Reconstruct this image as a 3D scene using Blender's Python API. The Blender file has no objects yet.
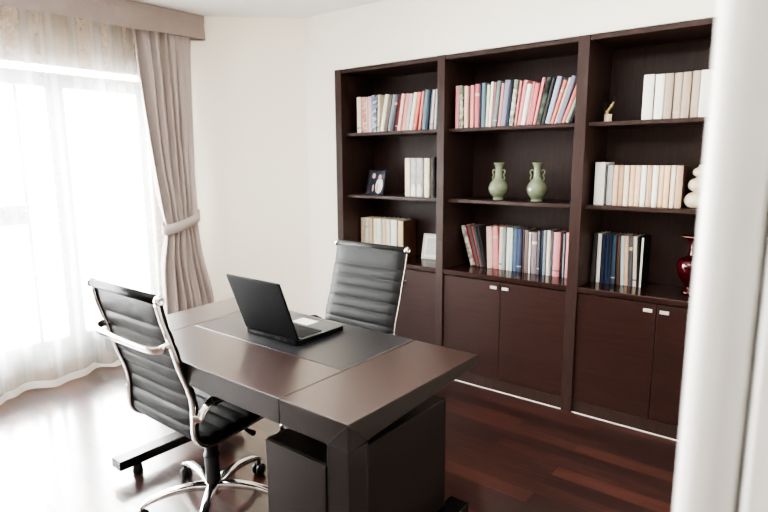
import bpy, bmesh, math, random
from mathutils import Vector, Matrix, noise
random.seed(7)
C = bpy.context.scene.collection
R = math.radians

# ------------------------------------------------------------------ materials
def lin(c):
    return tuple((v/255/12.92 if v/255 <= .04045 else ((v/255+.055)/1.055)**2.4) for v in c) + (1,)
def mat(name, rgb, rough=.5, metal=0, spec=.5, bump=None, var=None, coat=0):
    """bump=(scale,strength,stretch) var=(scale,amount,stretch)"""
    m = bpy.data.materials.new(name); m.use_nodes = True
    nt = m.node_tree; N = nt.nodes; L = nt.links
    b = N['Principled BSDF']
    col = lin(rgb)
    b.inputs['Base Color'].default_value = col
    b.inputs['Roughness'].default_value = rough
    b.inputs['Metallic'].default_value = metal
    b.inputs['Specular IOR Level'].default_value = spec
    if coat:
        b.inputs['Coat Weight'].default_value = coat; b.inputs['Coat Roughness'].default_value = .12
    if bump or var:
        tc = N.new('ShaderNodeTexCoord')
    def tex(scale, stretch):
        mp = N.new('ShaderNodeMapping'); mp.inputs['Scale'].default_value = stretch
        L.new(tc.outputs['Object'], mp.inputs['Vector'])
        n = N.new('ShaderNodeTexNoise'); n.inputs['Scale'].default_value = scale; n.inputs['Detail'].default_value = 5
        L.new(mp.outputs['Vector'], n.inputs['Vector']); return n
    if var:
        n = tex(var[0], var[2])
        r = N.new('ShaderNodeMapRange'); r.inputs['From Min'].default_value = .3; r.inputs['From Max'].default_value = .7
        r.inputs['To Min'].default_value = 1-var[1]; r.inputs['To Max'].default_value = 1+var[1]
        L.new(n.outputs['Fac'], r.inputs['Value'])
        h = N.new('ShaderNodeHueSaturation'); h.inputs['Color'].default_value = col
        L.new(r.outputs['Result'], h.inputs['Value']); L.new(h.outputs['Color'], b.inputs['Base Color'])
    if bump:
        n = tex(bump[0], bump[2]); bp = N.new('ShaderNodeBump'); bp.inputs['Strength'].default_value = bump[1]
        bp.inputs['Distance'].default_value = .01
        L.new(n.outputs['Fac'], bp.inputs['Height']); L.new(bp.outputs['Normal'], b.inputs['Normal'])
    return m
def mat_two(name, ca, cb, scale, kind='noise', rough=.6, stretch=(1,1,1)):
    m = mat(name, ca, rough); nt = m.node_tree; N = nt.nodes; L = nt.links
    tc = N.new('ShaderNodeTexCoord'); mp = N.new('ShaderNodeMapping'); mp.inputs['Scale'].default_value = stretch
    L.new(tc.outputs['Object'], mp.inputs['Vector'])
    if kind == 'wave':
        t = N.new('ShaderNodeTexWave'); t.bands_direction = 'Z'; t.inputs['Scale'].default_value = scale; t.inputs['Distortion'].default_value = 0
    else:
        t = N.new('ShaderNodeTexNoise'); t.inputs['Scale'].default_value = scale; t.inputs['Detail'].default_value = 3
    L.new(mp.outputs['Vector'], t.inputs['Vector'])
    r = N.new('ShaderNodeValToRGB'); r.color_ramp.elements[0].position = .44; r.color_ramp.elements[1].position = .56
    r.color_ramp.elements[0].color = lin(ca); r.color_ramp.elements[1].color = lin(cb)
    L.new(t.outputs['Fac'], r.inputs['Fac']); L.new(r.outputs['Color'], N['Principled BSDF'].inputs['Base Color'])
    return m

# ------------------------------------------------------------------ mesh helpers
class MB:
    """collects shapes, builds ONE mesh object"""
    def __init__(s): s.v = []; s.f = []; s.m = []; s.smooth = []
    def add(s, vs, fs, mi=0, sm=False):
        o = len(s.v); s.v += [tuple(v) for v in vs]
        for f in fs: s.f.append([i+o for i in f]); s.m.append(mi); s.smooth.append(sm)
    def box(s, x0, x1, y0, y1, z0, z1, mi=0, M=None):
        vs = [Vector((x, y, z)) for z in (z0, z1) for y in (y0, y1) for x in (x0, x1)]
        if M: vs = [M @ v for v in vs]
        s.add(vs, [(0,2,3,1),(4,5,7,6),(0,1,5,4),(2,6,7,3),(0,4,6,2),(1,3,7,5)], mi)
    def prism(s, poly, z0, z1, mi=0, sm=False, M=None):
        n = len(poly); vs = [Vector((p[0], p[1], z0)) for p in poly]+[Vector((p[0], p[1], z1)) for p in poly]
        if M: vs = [M @ v for v in vs]
        s.add(vs, [tuple(range(n-1, -1, -1)), tuple(range(n, 2*n))], mi)
        s.add(vs, [(i, (i+1) % n, n+(i+1) % n, n+i) for i in range(n)], mi, sm)
    def lathe(s, prof, seg=32, mi=0, c=(0,0,0), M=None, fn=None):
        vs = []; k = len(prof)
        for i in range(seg):
            a = 2*math.pi*i/seg
            for (r, z) in prof:
                rr = r*(fn(a, z) if fn else 1)
                v = Vector((rr*math.cos(a), rr*math.sin(a), z))
                vs.append((M @ v if M else v)+Vector(c))
        fs = []
        for i in range(seg):
            j = (i+1) % seg
            for q in range(k-1): fs.append((i*k+q, j*k+q, j*k+q+1, i*k+q+1))
        s.add(vs, fs, mi, True)
        for q, rev in ((0, True), (k-1, False)):
            if prof[q][0] > 1e-6:
                ring = [i*k+q for i in range(seg)]
                o = len(s.v)-len(vs)
                s.f.append([o+t for t in (ring[::-1] if rev else ring)]); s.m.append(mi); s.smooth.append(False)
    def tube(s, pts, r, seg=10, mi=0, flat=None, up=Vector((0,0,1)), caps=True):
        """pts list of Vector; r number or list; flat=(a,b) cross-section half sizes"""
        pts = [Vector(p) for p in pts]; n = len(pts)
        vs = []; prev = None
        for i, p in enumerate(pts):
            t = (pts[min(i+1, n-1)]-pts[max(i-1, 0)]).normalized()
            if prev is None:
                u = up.cross(t)
                if u.length < 1e-3: u = Vector((1,0,0)).cross(t)
                u.normalize()
            else:
                u = prev-t*prev.dot(t); u.normalize()
            prev = u; w = t.cross(u)
            ri = r[i] if isinstance(r, (list, tuple)) else r
            for k in range(seg):
                a = 2*math.pi*k/seg
                if flat:
                    ca, sa = math.cos(a), math.sin(a)
                    e = .5
                    x = flat[0]*math.copysign(abs(ca)**e, ca); y = flat[1]*math.copysign(abs(sa)**e, sa)
                    if isinstance(r, (list, tuple)): x *= ri; y *= ri
                else: x = ri*math.cos(a); y = ri*math.sin(a)
                vs.append(p+u*x+w*y)
        fs = []
        for i in range(n-1):
            for k in range(seg):
                j = (k+1) % seg
                fs.append((i*seg+k, i*seg+j, (i+1)*seg+j, (i+1)*seg+k))
        s.add(vs, fs, mi, True)
        if caps:
            o = len(s.v)-len(vs)
            s.f.append([o+k for k in range(seg-1, -1, -1)]); s.m.append(mi); s.smooth.append(False)
            s.f.append([o+(n-1)*seg+k for k in range(seg)]); s.m.append(mi); s.smooth.append(False)
    def sphere(s, c, r, mi=0, sx=1, sy=1, sz=1, n=16):
        prof = [(max(1e-7, r*math.sin(math.pi*i/n)), -r*math.cos(math.pi*i/n)) for i in range(n+1)]
        s.lathe(prof, seg=n*2, mi=mi, c=c, M=Matrix.Diagonal((sx, sy, sz, 1)))
    def build(s, name, mats, parent=None, loc=(0,0,0), rot=(0,0,0), bevel=0, seg=2):
        me = bpy.data.meshes.new(name); me.from_pydata(s.v, [], s.f)
        for i, p in enumerate(me.polygons): p.material_index = s.m[i]; p.use_smooth = s.smooth[i]
        if not isinstance(mats, (list, tuple)): mats = [mats]
        for m in mats: me.materials.append(m)
        bm = bmesh.new(); bm.from_mesh(me); bmesh.ops.recalc_face_normals(bm, faces=bm.faces); bm.to_mesh(me); bm.free()
        me.update()
        o = bpy.data.objects.new(name, me); C.objects.link(o)
        o.location = loc; o.rotation_euler = rot
        if parent: o.parent = parent
        if bevel:
            b = o.modifiers.new('bevel', 'BEVEL'); b.width = bevel; b.segments = seg; b.limit_method = 'ANGLE'; b.angle_limit = R(40)
            b.harden_normals = False
        return o
def smooth_path(pts, k=6):
    """catmull-rom through 3D points"""
    P = [Vector(p) for p in pts]; out = []
    for i in range(len(P)-1):
        a = P[max(i-1, 0)]; b = P[i]; c = P[i+1]; d = P[min(i+2, len(P)-1)]
        for j in range(k):
            t = j/k
            out.append(.5*((2*b)+(c-a)*t+(2*a-5*b+4*c-d)*t*t+(3*b-a-3*c+d)*t**3))
    out.append(P[-1]); return out
def empty(name, loc=(0,0,0), rz=0):
    o = bpy.data.objects.new(name, None); C.objects.link(o); o.location = loc; o.rotation_euler = (0,0,rz)
    o.empty_display_size = .1; return o
def tag(o, label, cat, group=None):
    o['label'] = label; o['category'] = cat
    if group: o['group'] = group
    return o
def struct(o): o['kind'] = 'structure'; return o
def dup(o, parent=None):
    c = o.copy(); C.objects.link(c)
    if parent: c.parent = parent
    for ch in list(o.children): dup(ch, c)
    return c
# ------------------------------------------------------------------ material set
wenge = mat('wenge_veneer', (62,45,41), .38, spec=.42, bump=(40,.06,(1,1,8)), var=(14,.16,(6,6,.6)))
wenge_door = mat('wenge_door_veneer', (58,36,32), .38, spec=.4, bump=(40,.05,(.5,1,10)), var=(9,.14,(.7,6,9)))
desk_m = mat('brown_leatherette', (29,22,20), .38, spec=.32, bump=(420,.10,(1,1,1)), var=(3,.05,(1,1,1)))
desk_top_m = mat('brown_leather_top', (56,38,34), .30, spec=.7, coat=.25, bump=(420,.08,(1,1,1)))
dimmed_wall = mat('unseen_wall_darkened', (120,110,104), .85, bump=(160,.03,(1,1,1)))  # unseen walls darkened to cut bounce light on the desk front
desk_dark = mat('dark_core', (22,17,16), .6)
blot_m = mat('blotter_leather', (38,38,41), .38, bump=(500,.15,(1,1,1)))
leather = mat('black_leather', (9,9,11), .48, spec=.2, bump=(300,.12,(1,1,1)))
leather_lit = mat('black_leather_lit', (43,43,44), .5, spec=.22, bump=(300,.12,(1,1,1)))  # same black leather, its lit tone put into the colour
chrome = mat('polished_chrome', (225,222,220), .12, metal=1)
blackp = mat('black_plastic', (18,18,20), .4)
lap_m = mat('laptop_black', (8,9,13), .45, spec=.15, var=(60,.08,(1,1,1)))
lap_grey = mat('laptop_grey', (96,98,99), .38, metal=.3)
key_m = mat('laptop_key', (22,23,26), .5)
pad_m = mat('touchpad_silver', (215,217,216), .35, metal=.2)
screen_m = mat('screen_glass', (14,16,20), .1)
wall_m = mat('cream_wall_paint', (252,245,231), .85, bump=(160,.03,(1,1,1)))
wall_w = mat('white_wall_paint', (252,247,237), .8, bump=(160,.03,(1,1,1)))
ceil_m = mat('ceiling_paint', (238,240,240), .9, bump=(120,.02,(1,1,1)))
frame_m = mat('white_window_frame', (222,226,228), .4, var=(2,.01,(1,1,1)))
door_m = mat('white_door_gloss', (232,230,226), .32, var=(2,.01,(1,1,1)))
drape_m = mat('taupe_drape_fabric', (186,175,170), .78, spec=.25, bump=(260,.25,(1,1,.6)), var=(3,.05,(1,1,.4)))
pelm_m = mat('taupe_pelmet_fabric', (156,143,138), .75, spec=.3, bump=(24,.35,(1,1,1)), var=(6,.06,(1,1,1)))
celadon = mat('celadon_glaze', (122,131,108), .22, coat=.4, var=(22,.12,(1,1,1)), bump=(60,.04,(1,1,1)))
ruby = mat('ruby_glaze', (66,12,20), .12, coat=.6, var=(12,.2,(1,1,1)))
cream_cer = mat('cream_ceramic', (214,200,174), .3, coat=.2, var=(12,.05,(1,1,1)))
gold = mat('aged_brass', (170,150,110), .3, metal=1)
page_m = mat('book_pages', (226,216,196), .8, bump=(200,.3,(30,1,1)))
strip_m = mat('white_metal_strip', (235,232,228), .4)
handle_m = mat('brushed_nickel', (225,222,218), .3, metal=.4)
sil_m = mat('silver_photo_frame', (205,202,194), .35, metal=.3)
paper_w = mat('white_paper', (236,234,228), .6)

def floor_material():
    m = mat('dark_merbau_planks', (58,26,22), .32); nt = m.node_tree; N = nt.nodes; L = nt.links; b = N['Principled BSDF']
    tc = N.new('ShaderNodeTexCoord')
    br = N.new('ShaderNodeTexBrick'); br.inputs['Scale'].default_value = 1; br.inputs['Brick Width'].default_value = .92
    br.inputs['Row Height'].default_value = .092; br.inputs['Mortar Size'].default_value = .0018; br.inputs['Mortar Smooth'].default_value = .3
    br.offset = .37; br.offset_frequency = 3; br.inputs['Bias'].default_value = 0
    br.inputs['Color1'].default_value = (0,0,0,1); br.inputs['Color2'].default_value = (1,1,1,1); br.inputs['Mortar'].default_value = (.5,.5,.5,1)
    L.new(tc.outputs['Object'], br.inputs['Vector'])
    mp = N.new('ShaderNodeMapping'); mp.inputs['Scale'].default_value = (1.2, 16, 1); L.new(tc.outputs['Object'], mp.inputs['Vector'])
    ad = N.new('ShaderNodeVectorMath'); ad.operation = 'ADD'; L.new(mp.outputs['Vector'], ad.inputs[0])
    sc = N.new('ShaderNodeVectorMath'); sc.operation = 'SCALE'; sc.inputs['Scale'].default_value = 9; L.new(br.outputs['Color'], sc.inputs[0]); L.new(sc.outputs['Vector'], ad.inputs[1])
    ns = N.new('ShaderNodeTexNoise'); ns.inputs['Scale'].default_value = 3.2; ns.inputs['Detail'].default_value = 6; L.new(ad.outputs['Vector'], ns.inputs['Vector'])
    mx = N.new('ShaderNodeMath'); mx.operation = 'MULTIPLY_ADD'; mx.inputs[1].default_value = .42
    sp = N.new('ShaderNodeSeparateColor'); L.new(br.outputs['Color'], sp.inputs['Color'])
    L.new(sp.outputs['Red'], mx.inputs[0])
    hm = N.new('ShaderNodeMath'); hm.operation = 'MULTIPLY'; hm.inputs[1].default_value = .5; L.new(ns.outputs['Fac'], hm.inputs[0])
    L.new(hm.outputs[0], mx.inputs[2])
    rp = N.new('ShaderNodeValToRGB'); e = rp.color_ramp.elements
    e[0].position = .12; e[0].color = lin((34,18,16)); e[1].position = .8; e[1].color = lin((98,56,47))
    k = e.new(.42); k.color = lin((54,29,25))
    L.new(mx.outputs[0], rp.inputs['Fac'])
    mk = N.new('ShaderNodeMix'); mk.data_type = 'RGBA'; mk.inputs['B'].default_value = lin((20,10,9))
    L.new(br.outputs['Fac'], mk.inputs['Factor']); L.new(rp.outputs['Color'], mk.inputs['A']); L.new(mk.outputs['Result'], b.inputs['Base Color'])
    bp = N.new('ShaderNodeBump'); bp.inputs['Strength'].default_value = .5; bp.inputs['Distance'].default_value = .002; bp.invert = True
    L.new(br.outputs['Fac'], bp.inputs['Height']); L.new(bp.outputs['Normal'], b.inputs['Normal'])
    b.inputs['Coat Weight'].default_value = .85; b.inputs['Specular IOR Level'].default_value = .7; b.inputs['Coat Roughness'].default_value = .15
    return m
floor_m = floor_material()

def sheer_material():
    m = bpy.data.materials.new('white_sheer_voile'); m.use_nodes = True; nt = m.node_tree; N = nt.nodes; L = nt.links
    N.clear(); out = N.new('ShaderNodeOutputMaterial')
    tc = N.new('ShaderNodeTexCoord')
    w = N.new('ShaderNodeTexNoise'); w.inputs['Scale'].default_value = 30; L.new(tc.outputs['Object'], w.inputs['Vector'])
    d = N.new('ShaderNodeBsdfDiffuse'); d.inputs['Color'].default_value = (.55,.55,.55,1)
    t = N.new('ShaderNodeBsdfTranslucent'); t.inputs['Color'].default_value = (.50,.50,.50,1)
    a = N.new('ShaderNodeMixShader'); a.inputs[0].default_value = .62; L.new(d.outputs[0], a.inputs[1]); L.new(t.outputs[0], a.inputs[2])
    tr = N.new('ShaderNodeBsdfTransparent'); tr.inputs['Color'].default_value = (1,1,1,1)
    mr = N.new('ShaderNodeMapRange'); mr.inputs['To Min'].default_value = .56; mr.inputs['To Max'].default_value = .70
    lw = N.new('ShaderNodeLayerWeight'); lw.inputs['Blend'].default_value = .35
    f = N.new('ShaderNodeMath'); f.operation = 'MULTIPLY_ADD'; f.inputs[1].default_value = -.6
    L.new(w.outputs['Fac'], mr.inputs['Value']); L.new(lw.outputs['Facing'], f.inputs[0]); L.new(mr.outputs['Result'], f.inputs[2])
    wv = N.new('ShaderNodeTexWave'); wv.bands_direction = 'Y'; wv.inputs['Scale'].default_value = 2.1; wv.inputs['Distortion'].default_value = 2.2
    wv.inputs['Detail'].default_value = 1; wv.inputs['Detail Scale'].default_value = .7
    mpz = N.new('ShaderNodeMapping'); mpz.inputs['Scale'].default_value = (1,1,.12); L.new(tc.outputs['Object'], mpz.inputs['Vector']); L.new(mpz.outputs['Vector'], wv.inputs['Vector'])
    pr = N.new('ShaderNodeMapRange'); pr.inputs['From Min'].default_value = .72; pr.inputs['From Max'].default_value = .95; pr.inputs['To Min'].default_value = 0; pr.inputs['To Max'].default_value = .36
    L.new(wv.outputs['Fac'], pr.inputs['Value'])
    sb = N.new('ShaderNodeMath'); sb.operation = 'SUBTRACT'; L.new(f.outputs[0], sb.inputs[0]); L.new(pr.outputs['Result'], sb.inputs[1]); f = sb
    c = N.new('ShaderNodeMath'); c.operation = 'MAXIMUM'; c.inputs[1].default_value = .04; L.new(f.outputs[0], c.inputs[0])
    b = N.new('ShaderNodeMixShader'); L.new(c.outputs[0], b.inputs[0]); L.new(a.outputs[0], b.inputs[1]); L.new(tr.outputs[0], b.inputs[2])
    L.new(b.outputs[0], out.inputs['Surface']); return m
def glass_material():
    m = bpy.data.materials.new('window_glass'); m.use_nodes = True; nt = m.node_tree; N = nt.nodes; L = nt.links
    N.clear(); out = N.new('ShaderNodeOutputMaterial')
    g = N.new('ShaderNodeBsdfGlossy'); g.inputs['Roughness'].default_value = .02
    t = N.new('ShaderNodeBsdfTransparent'); t.inputs['Color'].default_value = (.96,.98,.97,1)
    fr = N.new('ShaderNodeFresnel'); fr.inputs['IOR'].default_value = 1.45
    b = N.new('ShaderNodeMixShader'); L.new(fr.outputs[0], b.inputs[0]); L.new(t.outputs[0], b.inputs[1]); L.new(g.outputs[0], b.inputs[2])
    L.new(b.outputs[0], out.inputs['Surface']); return m
def coat(m_, w_, ior, r_):
    b_ = m_.node_tree.nodes['Principled BSDF']; b_.inputs['Coat Weight'].default_value = w_; b_.inputs['Coat IOR'].default_value = ior; b_.inputs['Coat Roughness'].default_value = r_
coat(desk_top_m, 1, 1.95, .27); coat(blot_m, .8, 1.8, .3); coat(floor_m, 1, 1.7, .16)
sheer_m = sheer_material(); glass_m = glass_material()

# ------------------------------------------------------------------ the room
ZC = 2.509
YB = 3.12          # face of the wall the bookcase is let into
m = MB(); m.box(-5.0, 1.5, -1.6, 3.7, -.1, 0); struct(m.build('floor', floor_m))
m = MB(); m.box(-4.3, 1.5, -1.6, 3.7, ZC, ZC+.1); struct(m.build('ceiling', ceil_m))
# back wall with the niche of the bookcase, and the niche's back
m = MB(); m.box(-3.245, -2.93, YB, 3.52, 0, ZC); m.box(-2.93, -.19, YB, 3.52, 2.105, ZC); m.box(-.19, .06, YB, 3.52, 0, ZC)
m.box(-3.245, .06, 3.52, 3.6, 0, ZC); struct(m.build('wall_back', wall_w))
# slanted wall
m = MB(); m.prism([(-3.245,3.12),(-3.245,3.3),(-4.25,2.36),(-4.05,2.328)], 0, ZC); struct(m.build('wall_corner', wall_m))
# window wall: lintel, low sill, end pier
m = MB(); m.box(-4.25, -4.05, -1.35, 2.34, 2.09, ZC); m.box(-4.25, -4.05, -1.35, 2.34, 0, .10); m.box(-4.25, -4.05, 2.27, 2.34, .10, 2.09)
m.box(-4.25, -4.05, -1.35, -1.15, .10, 2.09); struct(m.build('wall_left', mat('beige_window_wall', (222,200,176), .85, bump=(160,.03,(1,1,1)))))
m = MB(); m.box(-4.25, .06, -1.5, -1.35, 0, ZC); struct(m.build('wall_front', dimmed_wall))
m = MB(); m.box(-.094, .06, .66, 3.12, 0, ZC); m.box(-.098, .06, -1.35, -.45, 0, ZC); m.box(-.098, .06, -.45, .66, 2.2, ZC)
struct(m.build('wall_right', wall_w))
m = MB(); m.box(1.3, 1.42, -1.6, 3.7, 0, ZC); struct(m.build('wall_hall', dimmed_wall))
m = MB(); m.box(.06, 1.3, 3.1, 3.2, 0, ZC); m.box(.06, 1.3, -1.6, -1.5, 0, ZC); struct(m.build('wall_hall_end', wall_w))

# baseboard along slanted wall and back wall
m = MB()
d = Vector((-.835, -.792, 0)).normalized(); n = Vector((d.y, -d.x, 0)) * -1
p0 = Vector((-3.245, 3.12, 0)); p1 = Vector((-4.05, 2.328, 0)); nn = Vector((.688, -.725, 0)) * .014
m.prism([tuple(p0.xy), tuple(p1.xy), tuple((p1+nn).xy), tuple((p0+nn).xy)], 0, .08)
m.box(-3.25, -2.935, YB-.014, YB, 0, .08)
struct(m.build('baseboard_back', door_m, bevel=.003))

# door frame (the white jamb close to the lens)
m = MB()
m.prism([(-.1040,.70),(-.1040,.63),(-.1010,.606),(-.0940,.597),(-.083,.594),(-.064,.597),(-.0485,.606),(-.0485,.70)], 0, 2.16, sm=True)
m.box(-.0485, -.0425, .645, .70, 0, 2.16)
m.prism([(-.0425,.70),(-.0425,.60),(-.039,.592),(.075,.592),(.075,.70)], 0, 2.16)
m.box(-.106, .075, .58, .70, 2.12, 2.2) ; m.box(-.106, .075, -.49, .70, 2.14, 2.22); m.box(-.106, .075, -.49, -.43, 0, 2.2)
struct(m.build('door_1', door_m, bevel=.002))

# window: outer frame, mullions, rails, panes
w = empty('window_1', (-4.12, .55, .1)); struct(w)
def wp(nm, rects, dx0, dx1, mt, bev=.004):
    mm = MB()
    for (y0,y1,z0,z1) in rects: mm.box(dx0, dx1, y0-.55, y1-.55, z0-.1, z1-.1)
    return struct(mm.build(nm, mt, w, bevel=bev))
wp('window_frame', [(-1.15,2.27,.10,.27),(-1.15,2.27,1.94,2.035),(-1.15,-1.08,.27,1.94),(2.20,2.27,.27,1.94),(-1.15,2.27,2.078,2.09)], -.05, .05, frame_m)
wp('window_mullion', [(1.585,1.70,.27,1.94)], -.055, .055, frame_m)
wp('window_mullion', [(.30,.38,.27,1.94)], -.055, .055, frame_m)
wp('window_rail', [(.38,1.42,1.06,1.19)], -.045, .045, frame_m)
wp('window_stile', [(1.405,1.43,.27,1.94)], -.04, .04, frame_m)
wp('window_rail', [(-1.08,.30,1.06,1.19)], -.045, .045, frame_m)
for a, b_, z0, z1 in ((-1.08,.30,.27,1.94),(.38,1.59,.27,1.94),(1.69,2.20,.27,1.94),(-1.15,2.27,2.035,2.078)):
    wp('window_pane', [(a,b_,z0,z1)], -.004, .004, glass_m, 0)
# curtain track fixed on the lintel
# ------------------------------------------------------------------ curtains
def fabric(name, mt, us, zs, fn, thick=0, parent=None, loc=(0,0,0)):
    vs = [fn(u, z) for z in zs for u in us]; nu = len(us)
    fs = [(j*nu+i, j*nu+i+1, (j+1)*nu+i+1, (j+1)*nu+i) for j in range(len(zs)-1) for i in range(nu-1)]
    mm = MB(); mm.add(vs, fs, 0, True); o = mm.build(name, mt, parent, loc)
    if thick:
        s = o.modifiers.new('thick', 'SOLIDIFY'); s.thickness = thick
    return o
def lerp(a, b, t): return a+(b-a)*t
def ss(a, b, x):
    t = max(0, min(1, (x-a)/(b-a))); return t*t*(3-2*t)
def sheer_fn(u, z):
    y = lerp(-1.25, 2.262, u)
    hh = (2.42-z)/2.42
    ph = 19*y + 2.0*math.sin(2.3*y+.6)+.8*math.sin(6.1*y)+.5*math.sin(1.1*z)
    a = lerp(.016, .042, hh)
    x = a*math.sin(ph)+.5*a*math.sin(2.17*ph+1.3+1.2*hh)
    # pinch pleats at the heading
    x += .012*max(0, math.sin(30*y))**6*(1-ss(0, .5, hh))
    x += .05*hh*hh*math.sin(2.1*y+.4)*ss(.6, 1, hh)
    return Vector((-3.905+x, y+.01*math.sin(ph*1.3)*hh, z))
us = [i/520 for i in range(521)]; zs = [.012+2.41*(j/30) for j in range(31)]
sh = fabric('sheer_curtain', sheer_m, us, zs, sheer_fn)
tag(sh, 'white translucent floor-length sheer curtain hanging across the bright window', 'curtain')
mm = MB(); hemv = []
for i in range(521):
    p = sheer_fn(us[i], .012)
    hemv += [p+Vector((.002,0,0)), p+Vector((.002,0,.05))]
mm.add(hemv, [(2*i, 2*i+2, 2*i+3, 2*i+1) for i in range(520)], 0, True)
mm.build('hem', paper_w, sh)

zt = 2.40; ztie = 1.03
def drape_edges(z):
    if z > ztie:
        t = (z-ztie)/(zt-ztie)
        yl = lerp(2.195, 2.05, t**.65); yr = lerp(2.455, 2.525, t)
    else:
        t = (ztie-z)/ztie
        yl = lerp(2.195, 2.155, ss(0, .35, t)); yr = lerp(2.455, 2.585, ss(0, .8, t))
    return yl, yr
def drape_fn(u, z):
    yl, yr = drape_edges(z)
    w_ = abs(z-ztie)
    pinch = 1-.5*math.exp(-(w_/.12)**2)
    q = u+.018*math.sin(2*math.pi*u*2.2+z*1.5)
    ph = 2*math.pi*6.3*(q+.03*math.sin(9*u+.7*z)+.012*math.sin(23*u))
    amp = .036*pinch*(1+.25*math.sin(5*u+1))
    x = -3.812+amp*(1-.35*ss(.8,1,(z-ztie)/(zt-ztie)))*math.sin(ph)+.008*math.sin(2.3*ph+3*z)*pinch+.006*math.sin(9*z+11*u)*math.exp(-(w_/.5)**2)
    x += .02*math.exp(-(w_/.25)**2)
    y = lerp(yl, yr, u)
    lim = 2.575-(-3.80-x)*.95+ .0
    return Vector((x, min(y, 2.328+(x+4.05)*.948-.012), z))
us = [i/200 for i in range(201)]; zs = [.015+(zt-.015)*j/70 for j in range(71)]
dr = fabric('window_drape', drape_m, us, zs, drape_fn, .003)
tag(dr, 'heavy taupe pleated drape gathered by a tieback beside the sheer curtain', 'curtain')
# tieback band, a sagging loop round the gathered drape
loop = []
for i in range(49):
    a = 2*math.pi*i/48
    y = 2.322+.150*math.cos(a); x = -3.782+.058*math.sin(a)
    z = 1.018+.045*math.cos(a)-.012*math.sin(a)
    y = min(y, 2.328+(x+4.05)*.948-.008)
    loop.append(Vector((x, y, z)))
mm = MB(); vs = []
for p in loop: vs += [p+Vector((0,0,-.037)), p+Vector((.004*1,0,0)), p+Vector((0,0,.037))]
mm.add(vs, [(3*i+k, 3*i+3+k, 3*i+4+k, 3*i+1+k) for i in range(48) for k in (0,1)], 0, True)
tb = mm.build('tieback', drape_m, dr); s_ = tb.modifiers.new('t', 'SOLIDIFY'); s_.thickness = .005; s_.offset = 1
# pelmet: upholstered board boxed under the ceiling
mm = MB()
ny, nz = 130, 8
vs = []
for i in range(ny+1):
    y = -1.34+(2.595+1.34)*i/ny
    for j in range(nz+1):
        z = 2.332+(2.505-2.332)*j/nz
        dz = (.006*math.sin(3.1*y)+.004*math.sin(8*y+1))*(1-j/nz)
        x = -3.75+.010*noise.noise(Vector((0, y*4, z*9)))+.004*noise.noise(Vector((3, y*13, z*20)))
        vs.append(Vector((x, y, z+dz)))
mm.add(vs, [(i*(nz+1)+j, (i+1)*(nz+1)+j, (i+1)*(nz+1)+j+1, i*(nz+1)+j+1) for i in range(ny) for j in range(nz)], 0, True)
mm.prism([(-3.768,-1.34),(-3.758,2.585),(-3.768,2.582),(-3.79,-1.34)], 2.34, 2.5)
mm.prism([(-3.755,2.595),(-4.03,2.335),(-4.03,2.32),(-3.77,2.575)], 2.335, 2.505)
pm = mm.build('curtain_pelmet', pelm_m)
tag(pm, 'taupe fabric-covered curtain pelmet boxed under the ceiling above the window', 'pelmet')

# ------------------------------------------------------------------ bookcase
X0, X1 = -2.925, -.197
F = 3.107; BK = 3.47
bays = [(-2.865,-2.039),(-1.984,-1.151),(-1.09,-.257)]
bc = empty('built_in_bookcase', (-1.56, 3.28, 0)); BO = Vector((-1.56, 3.28, 0))
tag(bc, 'dark wenge wall-wide bookcase of three bays with cupboards below', 'bookcase')
def bpart(nm, x0,x1,y0,y1,z0,z1, mt=wenge, parent=bc, bev=.0015):
    c = Vector(((x0+x1)/2, (y0+y1)/2, z0))
    m_ = MB(); m_.box(x0-c.x, x1-c.x, y0-c.y, y1-c.y, 0, z1-z0)
    off = BO if parent == bc else parent['o']
    o = m_.build(nm, mt, parent, c-Vector(off), bevel=bev); return o, c
bpart('side_panel', X0, -2.865, F-.012, BK, 0, 2.10)
bpart('side_panel', -.257, X1, F-.012, BK, 0, 2.10)
bpart('divider', -2.039, -1.984, F-.012, BK, 0, 2.10)
bpart('divider', -1.151, -1.09, F-.012, BK, 0, 2.10)
bpart('back_panel', X0+.01, X1-.01, BK, BK+.015, .0, 2.095)
for a, b_ in bays:
    bpart('top_panel', a, b_, F-.006, BK, 2.072, 2.098)
    bpart('shelf', a, b_, F+.042, BK, 1.634, 1.656)
    bpart('shelf', a, b_, F+.042, BK, 1.186, 1.208)
    bpart('counter', a, b_, F-.006, BK, .719, .749, mat('wenge_gloss', (60,41,37), .16, bump=(40,.03,(.6,1,8)), var=(10,.14,(.6,6,6))) if a < -2.8 else bpy.data.materials['wenge_gloss'])
    bpart('plinth', a, b_, F+.004, F+.03, .0, .078)
    mid = (a+b_)/2
    for k, (p, q) in enumerate(((a+.002, mid-.0015), (mid+.0015, b_-.002))):
        o, c = bpart('door', p, q, F, F+.02, .082, .712, wenge_door)
        hx = mid-.040 if k == 0 else mid+.040
        hm_ = MB()
        hm_.box(-.022, .022, -.020, -.012, -.009, .009); hm_.box(-.016, -.010, -.012, .0, -.004, .004); hm_.box(.010, .016, -.012, 0, -.004, .004)
        hm_.build('handle', handle_m, o, (hx-c.x, -.01, .678-c.z), bevel=.0015)
    bpart('plinth_strip', a, b_, F-.002, F+.004, 0, .0045, strip_m, bev=0)

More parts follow.
